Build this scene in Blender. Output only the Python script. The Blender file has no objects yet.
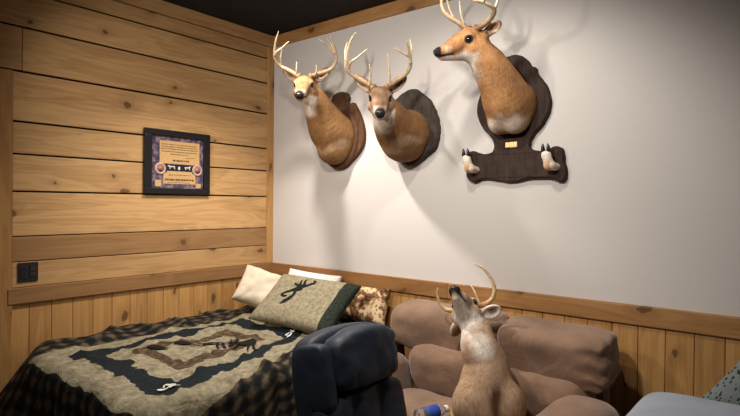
import bpy, bmesh, math, random
import numpy as np
from mathutils import Vector, Matrix, noise as mn
random.seed(7)
SC = bpy.context.scene
COL = SC.collection
V = Vector

# ---------------------------------------------------------------- node helper
class NB:
    def __init__(s, name, rough=0.6, spec=0.4):
        s.m = bpy.data.materials.new(name); s.m.use_nodes = True
        s.nt = s.m.node_tree; s.b = s.nt.nodes['Principled BSDF']
        s.b.inputs['Roughness'].default_value = rough
        s.b.inputs['Specular IOR Level'].default_value = spec
    def n(s, typ, ins=None, **props):
        nd = s.nt.nodes.new('ShaderNode' + typ)
        for k, v in props.items(): setattr(nd, k, v)
        for k, v in (ins or {}).items(): s.set(nd.inputs[k], v)
        return nd
    def set(s, sock, v):
        if isinstance(v, bpy.types.NodeSocket): s.nt.links.new(v, sock)
        elif isinstance(v, bpy.types.Node): s.nt.links.new(v.outputs[0], sock)
        else:
            if isinstance(v, (tuple, list)) and len(v) == 3 and sock.type == 'RGBA': v = (*v, 1)
            sock.default_value = v
    def math(s, op, a, b=0.0, c=0.0, clamp=False):
        nd = s.n('Math', {0: a, 1: b, 2: c}, operation=op); nd.use_clamp = clamp
        return nd.outputs[0]
    def obj(s): return s.n('TexCoord').outputs['Object']
    def uv(s): return s.n('TexCoord').outputs['UV']
    def mapv(s, vec, scale=(1, 1, 1), loc=(0, 0, 0), rot=(0, 0, 0)):
        return s.n('Mapping', {'Vector': vec, 'Scale': scale, 'Location': loc, 'Rotation': rot}).outputs[0]
    def noise(s, vec, scale, detail=4, rough=.55, dist=0.0):
        return s.n('TexNoise', {'Vector': vec, 'Scale': scale, 'Detail': detail, 'Roughness': rough, 'Distortion': dist}).outputs['Fac']
    def ramp(s, fac, stops, interp='LINEAR'):
        nd = s.n('ValToRGB', {'Fac': fac}); cr = nd.color_ramp; cr.interpolation = interp
        while len(cr.elements) > len(stops): cr.elements.remove(cr.elements[-1])
        while len(cr.elements) < len(stops): cr.elements.new(1)
        for e, (p, c) in zip(cr.elements, stops):
            e.position = p; e.color = (*c, 1) if len(c) == 3 else c
        return nd.outputs['Color']
    def mix(s, fac, a, b, blend='MIX'):
        nd = s.n('Mix', data_type='RGBA', blend_type=blend)
        s.set(nd.inputs[0], fac); s.set(nd.inputs[6], a); s.set(nd.inputs[7], b)
        return nd.outputs[2]
    def col(s, c): s.set(s.b.inputs['Base Color'], c); return s
    def bump(s, h, strength=.3, dist=.01):
        nd = s.n('Bump', {'Height': h, 'Strength': strength, 'Distance': dist})
        s.set(s.b.inputs['Normal'], nd.outputs[0]); return s

def g(v): return (v, v, v)

def plain(name, c, rough=.6, spec=.4, metal=0.0, vary=.12, scale=30, bump=.05):
    k = NB(name, rough, spec)
    nz = k.noise(k.obj(), scale)
    k.col(k.mix(nz, tuple(x * (1 - vary) for x in c), tuple(min(1, x * (1 + vary)) for x in c)))
    k.b.inputs['Metallic'].default_value = metal
    if bump: k.bump(nz, bump, .004)
    return k.m

def pine(name, axis, light, dark, knots=True):
    """board wood: grain along axis ('X','Y' or 'Z'), face colour attribute 'tone' (r tint, g offset, b stain)"""
    k = NB(name, .5, .35)
    at = k.n('Attribute', attribute_name='tone')
    sep = k.n('SeparateColor', {0: at.outputs['Color']})
    off = k.math('MULTIPLY', sep.outputs[1], 37.0)
    comb = k.n('CombineXYZ', {0: off, 1: off, 2: off}).outputs[0]
    vec = k.n('VectorMath', {0: k.obj(), 1: comb}, operation='ADD').outputs[0]
    sc = {'X': (.9, 9, 9), 'Y': (9, .9, 9), 'Z': (9, 9, .9)}[axis]
    mv = k.mapv(vec, sc)
    broad = k.noise(mv, 1.3, 3, .5, .9)
    sc2 = {'X': (2, 70, 70), 'Y': (70, 2, 70), 'Z': (70, 70, 2)}[axis]
    fine = k.noise(k.mapv(vec, sc2), 1.0, 3, .6)
    ring = k.math('SINE', k.math('MULTIPLY', broad, 38.0))
    ring = k.math('MULTIPLY_ADD', ring, .5, .5)
    f = k.math('ADD', k.math('MULTIPLY', ring, .13), k.math('MULTIPLY', fine, .42))
    f = k.math('ADD', f, k.math('MULTIPLY', broad, .58))
    c = k.ramp(f, [(.30, dark), (.66, light), (.95, tuple(min(1, x * 1.12) for x in light))])
    if knots:
        sp_ = k.n('SeparateXYZ', {0: vec})
        if axis == 'Z': A, B = sp_.outputs[2], k.math('ADD', sp_.outputs[0], sp_.outputs[1])
        elif axis == 'Y': A, B = sp_.outputs[1], sp_.outputs[2]
        else: A, B = sp_.outputs[0], sp_.outputs[2]
        wob = k.math('MULTIPLY', k.noise(vec, 11, 2), .30)
        kv = k.n('CombineXYZ', {0: k.math('MULTIPLY_ADD', A, 3.0, wob), 1: k.math('MULTIPLY_ADD', B, 4.6 if axis != 'Z' else 6.0, wob), 2: 0.0}).outputs[0]
        vo = k.n('TexVoronoi', {'Vector': kv, 'Scale': 1.0, 'Randomness': 1.0}, feature='F1', voronoi_dimensions='2D')
        d = vo.outputs['Distance']
        sc_ = k.n('SeparateColor', {0: vo.outputs['Color']})
        pick = k.math('GREATER_THAN', sc_.outputs[0], .50)
        d = k.math('DIVIDE', d, k.math('MULTIPLY_ADD', sc_.outputs[1], .9, .55))
        halo = k.math('MULTIPLY', k.ramp(d, [(.05, g(1)), (.30, g(0))]), pick)
        core = k.math('MULTIPLY', k.ramp(d, [(.055, g(1)), (.085, g(0))]), pick)
        swirl = k.math('MULTIPLY', k.math('SINE', k.math('MULTIPLY', d, 120.0)), k.math('MULTIPLY', halo, .16))
        c = k.mix(k.math('MULTIPLY', halo, k.math('ADD', swirl, .42)), c, tuple(x * .62 for x in dark))
        c = k.mix(k.math('MULTIPLY', core, .75), c, (.075, .036, .016))
    tint = k.ramp(sep.outputs[0], [(0, (.72, .68, .62)), (.5, (.98, .97, .95)), (1, (1.15, 1.12, 1.06))])
    c = k.mix(1.0, c, tint, 'MULTIPLY')
    c = k.mix(k.math('MULTIPLY', sep.outputs[2], .75), c, (.14, .052, .016))
    k.col(c); k.bump(f, .12, .004)
    return k.m

def fabric(name, c, vary=.25, scale=6, weave=220, rough=.9, bump=.25, spec=.15, sheen=.0):
    k = NB(name, rough, spec)
    o = k.obj()
    n1 = k.noise(o, scale, 5, .6); n2 = k.noise(o, weave, 2)
    c1 = tuple(x * (1 - vary) for x in c); c2 = tuple(min(1, x * (1 + vary)) for x in c)
    k.col(k.mix(k.ramp(n1, [(.3, g(0)), (.7, g(1))]), c1, c2))
    k.b.inputs['Sheen Weight'].default_value = sheen
    h = k.math('ADD', k.math('MULTIPLY', n2, .4), n1)
    k.bump(h, bump, .006)
    return k.m

# ---------------------------------------------------------------- object helpers
def link(me, name, mat=None, parent=None, smooth=True):
    o = bpy.data.objects.new(name, me); COL.objects.link(o)
    if mat:
        for m in (mat if isinstance(mat, (list, tuple)) else [mat]): me.materials.append(m)
    if parent: o.parent = parent
    if smooth and len(me.polygons):
        me.polygons.foreach_set('use_smooth', [True] * len(me.polygons))
    return o

def mesh_obj(name, verts, faces, mat=None, parent=None, smooth=True):
    me = bpy.data.meshes.new(name)
    me.from_pydata([tuple(v) for v in verts], [], [tuple(f) for f in faces]); me.update()
    return link(me, name, mat, parent, smooth)

def bm_obj(name, bm, mat=None, parent=None, smooth=False):
    bmesh.ops.recalc_face_normals(bm, faces=bm.faces)
    me = bpy.data.meshes.new(name); bm.to_mesh(me); bm.free()
    return link(me, name, mat, parent, smooth)

def thing(name, label, cat, loc, group=None, rz=0.0):
    o = bpy.data.objects.new(name, None); COL.objects.link(o)
    o.empty_display_size = .1; o.location = loc; o.rotation_euler = (0, 0, rz)
    return tag(o, label, cat, group)

def tag(o, label, cat, group=None):
    o['label'] = label; o['category'] = cat
    if group: o['group'] = group
    return o

def struct(o): o['kind'] = 'structure'; return o

def tolocal(o, parent):
    """mesh was made in world coordinates: re-express it relative to a translated parent Empty"""
    o.parent = parent
    R = Matrix.Translation(parent.location) @ parent.rotation_euler.to_matrix().to_4x4()
    o.data.transform(R.inverted()); o.data.update()
    return o

def add_box(bm, x0, x1, y0, y1, z0, z1, bev=0.0, seg=2):
    r = bmesh.ops.create_cube(bm, size=1)
    M = Matrix.Translation(((x0 + x1) / 2, (y0 + y1) / 2, (z0 + z1) / 2)) @ Matrix.Diagonal((x1 - x0, y1 - y0, z1 - z0, 1))
    bmesh.ops.transform(bm, matrix=M, verts=r['verts'])
    if bev:
        es = list({e for v in r['verts'] for e in v.link_edges})
        bmesh.ops.bevel(bm, geom=es, offset=bev, segments=seg, affect='EDGES', profile=.6)

def box_obj(name, b, mat, parent=None, bev=.003):
    bm = bmesh.new(); add_box(bm, *b, bev=bev)
    return bm_obj(name, bm, mat, parent)

def catmull(pts, n=6):
    P = [V(p) for p in pts]; out = []
    P = [P[0] * 2 - P[1]] + P + [P[-1] * 2 - P[-2]]
    for i in range(1, len(P) - 2):
        for k in range(n):
            t = k / n
            a, b, c, d = P[i - 1], P[i], P[i + 1], P[i + 2]
            out.append(.5 * ((2 * b) + (c - a) * t + (2 * a - 5 * b + 4 * c - d) * t * t + (3 * b - a - 3 * c + d) * t ** 3))
    out.append(P[-2]); return out

def tube(path, radii, n=10, verts=None, faces=None):
    """sweep circle along path (list of Vectors) with per-point radii; closed ends"""
    verts = [] if verts is None else verts; faces = [] if faces is None else faces
    base = len(verts); N = len(path)
    t = (path[1] - path[0]).normalized()
    u = t.orthogonal().normalized()
    for i, p in enumerate(path):
        if i == 0: t = path[1] - path[0]
        elif i == N - 1: t = path[-1] - path[-2]
        else: t = path[i + 1] - path[i - 1]
        t = t.normalized(); u = (u - t * u.dot(t)).normalized(); w = t.cross(u)
        for k in range(n):
            a = 2 * math.pi * k / n
            verts.append(p + (u * math.cos(a) + w * math.sin(a)) * radii[i])
    for i in range(N - 1):
        for k in range(n):
            a = base + i * n + k; b = base + i * n + (k + 1) % n
            faces.append((a, b, b + n, a + n))
    faces.append(tuple(base + k for k in reversed(range(n))))
    faces.append(tuple(base + (N - 1) * n + k for k in range(n)))
    return verts, faces

def lathe(profile, n=20, verts=None, faces=None, M=None):
    verts = [] if verts is None else verts; faces = [] if faces is None else faces
    b = len(verts); m = len(profile)
    for (r, z) in profile:
        for k in range(n):
            a = 2 * math.pi * k / n
            p = V((r * math.cos(a), r * math.sin(a), z)); verts.append(M @ p if M else p)
    for i in range(m - 1):
        for k in range(n):
            a = b + i * n + k; c = b + i * n + (k + 1) % n
            faces.append((a, c, c + n, a + n))
    faces.append(tuple(b + k for k in reversed(range(n)))); faces.append(tuple(b + (m - 1) * n + k for k in range(n)))
    return verts, faces

def cushion_mesh(c, s, p=3.2, n=22, wr=.008, fr=7.0, seed=0, M=None, fn=None):
    """superellipsoid pad: centre c, half sizes s, exponent(s) p, wrinkled by noise; optional fn(u,P)->P (u in -1..1)"""
    bm = bmesh.new(); bmesh.ops.create_cube(bm, size=2)
    bmesh.ops.subdivide_edges(bm, edges=bm.edges[:], cuts=n, use_grid_fill=True)
    px, py, pz = (p, p, p) if not isinstance(p, (tuple, list)) else p
    for v in bm.verts:
        q = v.co.copy()
        q = V([math.sin(x * math.pi / 2 * .98) / math.sin(math.pi / 2 * .98) for x in q])
        # project the cube shell onto |x|^p+|y|^p+|z|^p = 1
        k = 1.0
        for _ in range(9):
            fv = abs(q.x * k) ** px + abs(q.y * k) ** py + abs(q.z * k) ** pz
            k *= fv ** (-1 / ((px + py + pz) / 3))
        u = q * k
        P = V((u.x * s[0], u.y * s[1], u.z * s[2]))
        nrm = V((u.x / s[0], u.y / s[1], u.z / s[2])).normalized()
        a = P * fr + V((seed * 3.1, seed * 1.7, -seed * 2.3))
        P += nrm * (wr * (mn.noise(a) + .5 * mn.noise(a * 2.3)) )
        if fn: P = fn(u, P)
        v.co = P
    MM = Matrix.Translation(c) @ (M if M else Matrix.Identity(4))
    bmesh.ops.transform(bm, matrix=MM, verts=bm.verts)
    return bm

def axes_matrix(x, y, z, o=(0, 0, 0)):
    return Matrix(((x[0], y[0], z[0], o[0]), (x[1], y[1], z[1], o[1]), (x[2], y[2], z[2], o[2]), (0, 0, 0, 1)))

# ---------------------------------------------------------------- implicit surfaces
def surface_nets(f, lo, hi, h):
    lo = np.array(lo, float); n = np.ceil((np.array(hi) - lo) / h).astype(int) + 1
    ax = [lo[i] + h * np.arange(n[i]) for i in range(3)]
    X, Y, Z = np.meshgrid(*ax, indexing='ij')
    D = f(X, Y, Z); S = D < 0
    cn = tuple(n - 1); num = np.zeros(cn + (3,)); cnt = np.zeros(cn)
    corners = [(a, b, c) for a in (0, 1) for b in (0, 1) for c in (0, 1)]
    def sl(c): return tuple(slice(c[i], c[i] + cn[i]) for i in range(3))
    for c in corners:
        for a in range(3):
            if c[a]: continue
            d = list(c); d[a] = 1; d = tuple(d)
            A, B = D[sl(c)], D[sl(d)]; m = (A < 0) != (B < 0)
            t = np.where(m, A / np.where(m, A - B, 1), 0)
            for i in range(3):
                num[..., i] += np.where(m, c[i] + (t if i == a else 0), 0)
            cnt += m
    act = cnt > 0; idx = -np.ones(cn, int); idx[act] = np.arange(act.sum())
    cell = np.argwhere(act)
    verts = lo + h * (cell + num[act] / cnt[act][:, None])
    faces = []
    for a in range(3):
        b, c = (a + 1) % 3, (a + 2) % 3
        s0 = [slice(0, n[i]) for i in range(3)]; s1 = list(s0)
        s0[a] = slice(0, n[a] - 1); s1[a] = slice(1, n[a])
        A, B = S[tuple(s0)], S[tuple(s1)]
        e = np.argwhere(A != B)
        ok = (e[:, b] > 0) & (e[:, c] > 0) & (e[:, b] < n[b] - 1) & (e[:, c] < n[c] - 1)
        e = e[ok]; sgn = A[tuple(e.T)]
        def ix(db, dc):
            q = e.copy(); q[:, b] -= db; q[:, c] -= dc; return idx[tuple(q.T)]
        quad = np.stack([ix(1, 1), ix(0, 1), ix(0, 0), ix(1, 0)], 1)
        quad[~sgn] = quad[~sgn][:, ::-1]
        faces.append(quad)
    return verts, np.concatenate(faces)

def smin(a, b, k):
    h = np.clip(.5 + .5 * (b - a) / k, 0, 1)
    return b + (a - b) * h - k * h * (1 - h)
def smax(a, b, k): return -smin(-a, -b, k)
def sph(P, c, r): return np.sqrt((P[0] - c[0]) ** 2 + (P[1] - c[1]) ** 2 + (P[2] - c[2]) ** 2) - r
def ell(P, c, r):
    q = [(P[i] - c[i]) / r[i] for i in range(3)]
    k0 = np.sqrt(q[0] ** 2 + q[1] ** 2 + q[2] ** 2)
    k1 = np.sqrt(sum((q[i] / r[i]) ** 2 for i in range(3))) + 1e-9
    return k0 * (k0 - 1) / k1
def cone(P, a, b, ra, rb):
    a = np.array(a, float); b = np.array(b, float); d = b - a
    t = np.clip(sum((P[i] - a[i]) * d[i] for i in range(3)) / (d @ d), 0, 1)
    return np.sqrt(sum((P[i] - a[i] - t * d[i]) ** 2 for i in range(3))) - (ra + (rb - ra) * t)
def sub(P, c, R):
    """coordinates in a local frame with rows R"""
    q = [P[i] - c[i] for i in range(3)]
    return [sum(R[j][i] * q[i] for i in range(3)) for j in range(3)]

def color_attr(me, cols):
    a = me.color_attributes.new('Col', 'FLOAT_COLOR', 'POINT')
    c = np.ones((len(me.vertices), 4), np.float32); c[:, :3] = cols
    a.data.foreach_set('color', c.ravel())
# ================================================================ ROOM
M_pineY = pine('pine_boards', 'Y', (.56, .345, .155), (.34, .185, .070))
M_pineX = pine('pine_rail_boards', 'X', (.46, .25, .095), (.27, .125, .042))
M_pineZ = pine('pine_upright_boards', 'Z', (.52, .29, .105), (.34, .165, .052))
M_gap = plain('dark_gap', (.012, .008, .006), .9, .1)
M_dry = plain('drywall_paint', (.60, .575, .55), .75, .25, vary=.03, scale=40, bump=.06)
M_ceil = plain('charcoal_ceiling', (.016, .015, .019), .8, .2, vary=.4, scale=2.5)
M_carpet = fabric('brown_carpet', (.12, .09, .065), .3, 20, 400)
M_dim = plain('dim_panelling', (.12, .088, .06), .7, .2)

def boards(name, items, mat, bev=.0035):
    """items: (box, tint, stain); one mesh, every board its own tone"""
    bm = bmesh.new(); lay = bm.loops.layers.float_color.new('tone')
    for b, tint, stain in items:
        before = set(bm.faces)
        add_box(bm, *b, bev=bev, seg=2)
        off = random.random()
        for f in bm.faces:
            if f not in before:
                for l in f.loops: l[lay] = (tint, off, stain, 1)
    return bm_obj(name, bm, mat)

Zs = [2.70, 2.601, 2.398, 2.147, 1.864, 1.681, 1.470, 1.2155, 1.072, .926]
gapw = [.002, .010, .011, .012, .011, .010, .010, .006, .005, .003]
items = []
for i in range(len(Zs) - 1):
    z1 = Zs[i] - gapw[i] / 2; z0 = Zs[i + 1] + gapw[i + 1] / 2
    yl = -2.9 if i < 3 else -1.875
    tint = [.36, .45, .42, .62, .5, .55, .66, .30, .42][i]
    stain = [.16, .0, .05, .0, .0, .0, .0, .62, .10][i]
    if i == 2:
        items.append(((-.018, 0, -1.828, -.055, z0, z1), tint, stain)); items.append(((-.018, 0, -2.9, -1.832, z0, z1), .4, .12))
    else:
        items.append(((-.018, 0, yl, -.055, z0, z1), tint, stain))
wl = boards('wall_left', items, M_pineY); struct(wl)
struct(box_obj('wall_left_backing', (-.12, -.012, -3.3, 0, 0, 2.82), M_gap))
# wainscot below the rail: narrow upright tongue and groove boards
it = []; y = -.02; random.seed(3)
while y > -1.88:
    w = .118; it.append(((-.016, -.002, y - w + .002, y, .0, .84), .35 + .4 * random.random(), .05 * random.random())); y -= w
struct(boards('trim_1', it, M_pineZ, .004))
struct(boards('trim_2', [((-.01, .016, -1.90, 0, .836, .9255), .25, .72)], M_pineY, .004))      # left chair rail
struct(boards('trim_3', [((-.01, .012, -.062, -.0, .926, 2.70), .5, .08)], M_pineZ, .003))      # corner post
struct(boards('trim_4', [((-.01, .014, -3.3, -.0, 2.703, 2.795), .42, .16)], M_pineY, .003))     # crown, left
struct(boards('trim_5', [((-.01, .012, -2.05, -1.878, 0, 2.143), .35, .22)], M_pineZ, .003))    # upright casing
struct(boards('wall_left_lower', [((-.018, -.002, -3.3, -2.05, 0, 2.143), .3, .3)], M_pineZ, .003))
# back wall
struct(box_obj('wall_back', (-.12, 3.95, .0, .1, .80, 2.82), M_dry, bev=0))
struct(box_obj('wall_back_backing', (-.12, 3.95, .004, .1, 0, .80), M_gap, bev=0))
it = []; x = .0; random.seed(11)
while x < 3.9:
    w = .1215; it.append(((x, x + w - .002, -.013, .005, 0, .84), .35 + .4 * random.random(), .08 * random.random())); x += w
struct(boards('trim_6', it, M_pineZ, .004))
struct(boards('trim_7', [((.0, 1.70, -.028, .004, .83, .926), .38, .62), ((1.702, 3.95, -.028, .004, .83, .926), .5, .25)], M_pineX, .004))
struct(boards('trim_8', [((.0, 3.95, -.016, .004, 2.702, 2.795), .45, .16)], M_pineX, .003))
struct(box_obj('ceiling', (-.12, 3.95, -3.35, .1, 2.796, 2.88), M_ceil, bev=0))
struct(box_obj('floor', (-.12, 3.95, -3.35, .1, -.06, 0), M_carpet, bev=0))
struct(box_obj('wall_right', (3.9, 4.0, -3.35, .0, 0, 2.796), M_dim, bev=0))
struct(box_obj('wall_front', (-.02, 3.95, -3.45, -3.3, 0, 2.796), M_dim, bev=0))

# ================================================================ FRAMED PRINT
M_blk = plain('black_lacquer', (.005, .005, .006), .45, .4, bump=0)
kp = NB('print_blue_purple', .3, .5)
nz = kp.noise(kp.mapv(kp.obj(), (1, 30, 30)), 1, 3)
kp.col(kp.ramp(nz, [(.3, (.02, .02, .05)), (.5, (.09, .065, .11)), (.62, (.26, .17, .18)), (.75, (.07, .08, .14))])); M_print = kp.m
M_parch = plain('print_parchment', (.55, .345, .15), .35, .4, vary=.18, scale=50, bump=0)
M_ink = plain('print_ink', (.09, .045, .02), .5, .3, bump=0)
M_rose = plain('print_disc', (.30, .14, .11), .4, .4, vary=.4, scale=90, bump=0)
M_rose2 = plain('print_disc_rim', (.48, .32, .28), .4, .4, vary=.3, scale=80, bump=0)
M_dk = plain('print_dark_band', (.012, .012, .018), .4, .4, bump=0)
M_wht = plain('print_white', (.62, .60, .58), .4, .4, bump=0)
pic = thing('framed_print', 'square black-framed print of parchment verses and round medallions on the plank wall', 'picture', (.0, -.868, 1.472))
W_, H_ = .505, .443; Y0, Z0 = -1.1205, 1.472
def pb(bm, u0, u1, v0, v1, x, t=.0012): add_box(bm, x, x + t, Y0 + u0 * W_, Y0 + u1 * W_, Z0 + (1 - v1) * H_, Z0 + (1 - v0) * H_)
bm = bmesh.new()
for (u0, u1, v0, v1) in ((0, 1, 0, .095), (0, 1, .905, 1), (0, .105, .095, .905), (.895, 1, .095, .905)):
    add_box(bm, .001, .026, Y0 + u0 * W_, Y0 + u1 * W_, Z0 + (1 - v1) * H_, Z0 + (1 - v0) * H_, bev=.005)
tolocal(bm_obj('frame', bm, M_blk), pic)
bm = bmesh.new(); pb(bm, .1, .9, .09, .91, .010); pr = tolocal(bm_obj('print', bm, M_print), pic)
def sp(name, bm, m):
    o = bm_obj(name, bm, m); tolocal(o, pic); o.parent = pr; return o
bm = bmesh.new(); pb(bm, .225, .835, .165, .520, .0112); pb(bm, .28, .77, .665, .835, .0114); pb(bm, .335, .715, .635, .665, .0114)
pb(bm, .16, .25, .78, .88, .0113); pb(bm, .78, .86, .82, .89, .0113); sp('parchment', bm, M_parch)
bm = bmesh.new(); pb(bm, .30, .74, .53, .64, .0113); sp('dark_band', bm, M_dk)
random.seed(5)
for r, (v, a, b, hh) in enumerate(((.215, .26, .80, .014), (.25, .25, .8, .016), (.285, .25, .80, .014), (.325, .25, .79, .016), (.365, .38, .66, .014), (.41, .62, .76, .012), (.455, .42, .67, .03),
                                   (.69, .36, .70, .014), (.755, .30, .75, .04), (.81, .34, .68, .010))):
    bm = bmesh.new(); u = a
    while u < b:
        w = random.uniform(.012, .035); pb(bm, u, min(b, u + w), v, v + hh * random.uniform(.6, 1), .0126, .0006); u += w + random.uniform(.008, .014)
    sp('text_line', bm, M_ink)
for grp in (((.36, .555, .09, .018), (.37, .573, .012, .03), (.44, .573, .012, .03), (.345, .545, .03, .02)), ((.60, .56, .08, .018), (.61, .578, .012, .028), (.67, .578, .012, .028), (.665, .548, .03, .018)), ((.5, .56, .03, .05),)):
    bm = bmesh.new()
    for u, v, w, h in grp: pb(bm, u, u + w, v, v + h, .0126, .0006)
    sp('white_figure', bm, M_wht)
for u in (.235, .80):
    vs, fs = lathe([(.040, 0), (.042, .003), (.036, .006), (.026, .0062), (.0255, .003)], 24, M=Matrix.Translation((.0112, Y0 + u * W_, Z0 + .395 * H_)) @ Matrix.Rotation(math.pi / 2, 4, 'Y'))
    o = mesh_obj('medallion_rim', vs, fs, M_rose2); tolocal(o, pic); o.parent = pr
    vs, fs = lathe([(.026, .001), (.026, .005), (.010, .0055), (.009, .009), (.001, .0095)], 20, M=Matrix.Translation((.0112, Y0 + u * W_, Z0 + .395 * H_)) @ Matrix.Rotation(math.pi / 2, 4, 'Y'))
    o = mesh_obj('medallion', vs, fs, M_rose); tolocal(o, pic); o.parent = pr

# ---------------------------------------------------------------- outlet
M_out = plain('black_plastic', (.012, .012, .013), .45, .5, bump=0)
M_slot = plain('brass_slot', (.45, .33, .15), .35, .5, .8, bump=0)
ol = thing('wall_outlet', 'black two-gang outlet plate low on the plank wall at the far left', 'outlet', (.0, -1.795, .957))
o = tolocal(box_obj('cover_plate', (.0, .007, -1.849, -1.746, .957, 1.067), M_out, bev=.003), ol)
for dy in (-.024, .024):
    s_ = tolocal(box_obj('receptacle', (.006, .0095, -1.7975 + dy - .0165, -1.7975 + dy + .0165, .977, 1.047), M_out, bev=.002), ol)
    bm = bmesh.new()
    for zz in (1.0, 1.03):
        for q in (-.006, .006): add_box(bm, .009, .0100, -1.7975 + dy + q - .0012, -1.7975 + dy + q + .0012, zz - .005, zz + .005)
    so = bm_obj('slot', bm, M_slot if dy > 0 else M_blk); tolocal(so, ol); so.parent = s_
# ================================================================ DEER MOUNTS
kf = NB('deer_coat', .82, .15)
at = kf.n('Attribute', attribute_name='Col')
o_ = kf.obj()
h1 = kf.noise(o_, 140, 3, .6); h2 = kf.noise(o_, 13, 4, .6); h3 = kf.noise(kf.mapv(o_, (85, 85, 16)), 1, 3, .6)
f_ = kf.math('ADD', kf.math('MULTIPLY', h1, .25), kf.math('MULTIPLY', h2, .42)); f_ = kf.math('ADD', f_, kf.math('MULTIPLY', h3, .33))
kf.col(kf.mix(1.0, at.outputs['Color'], kf.ramp(f_, [(.34, (.52, .47, .43)), (.64, (1.25, 1.25, 1.25))]), 'MULTIPLY'))
kf.bump(h1, .35, .004); M_coat = kf.m
ka = NB('antler_bone', .45, .4)
an = ka.n('Attribute', attribute_name='Col')
nz = ka.noise(ka.obj(), 45, 4)
ka.col(ka.mix(1.0, an.outputs['Color'], ka.ramp(nz, [(.3, (.72, .66, .58)), (.7, (1.1, 1.1, 1.1))]), 'MULTIPLY'))
ka.bump(nz, .3, .003); M_ant = ka.m
M_eye = plain('glass_eye', (.012, .007, .005), .06, .8, bump=0)
M_nose = plain('nose_leather', (.012, .011, .012), .38, .5, bump=.2, scale=300)

def head_sdf(Q, ears, es):
    """Q: head-local coordinates (x right, y forward, z up)"""
    d = ell(Q, (0, -.01, .008), (.064, .085, .066))
    d = smin(d, cone(Q, (0, .03, .018), (0, .125, -.012), .058, .040), .02)
    d = smin(d, cone(Q, (0, .10, -.018), (0, .198, -.038), .043, .0285), .015)
    d = smin(d, ell(Q, (0, .214, -.040), (.026, .020, .023)), .010)
    d = smin(d, cone(Q, (0, .01, -.045), (0, .188, -.066), .050, .0185), .014)
    for s in (-1, 1):
        d = smin(d, sph(Q, (s * .032, .03, -.032), .044), .02)
        d = smin(d, sph(Q, (s * .042, .045, .030), .026), .014)
        d = smin(d, sph(Q, (s * .036, -.002, .062), .019), .014)
        d = smax(d, -sph(Q, (s * .071, .060, .016), .015), .010)
        d = smax(d, -sph(Q, (s * .017, .233, -.034), .006), .004)
        e = ears[0 if s < 0 else 1]
        if e is None: continue
        b, t, nr = (np.array(q, float) for q in e)      # base, tip, direction the cup opens
        b = b * [s, 1, 1]; t = t * [s, 1, 1]; nr = nr * [s, 1, 1]
        L = np.linalg.norm(t - b); ax = (t - b) / L
        nr = nr - ax * (nr @ ax); nr /= np.linalg.norm(nr); sd = np.cross(ax, nr)
        E_ = sub(Q, b + ax * L * .5, [sd, ax, nr])
        wid = .036 * es
        outer = ell(E_, (0, 0, 0), (wid, L * .53, .024))
        inner = ell(E_, (0, L * .06, .020), (wid * .84, L * .50, .024))
        ear = smax(outer, -inner, .004)
        root = cone(Q, b - ax * .02, b + ax * L * .22, .027, .020)
        ear = smin(ear, smax(root, -inner, .006), .010)
        d = smin(d, ear, .010)
    return d

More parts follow.
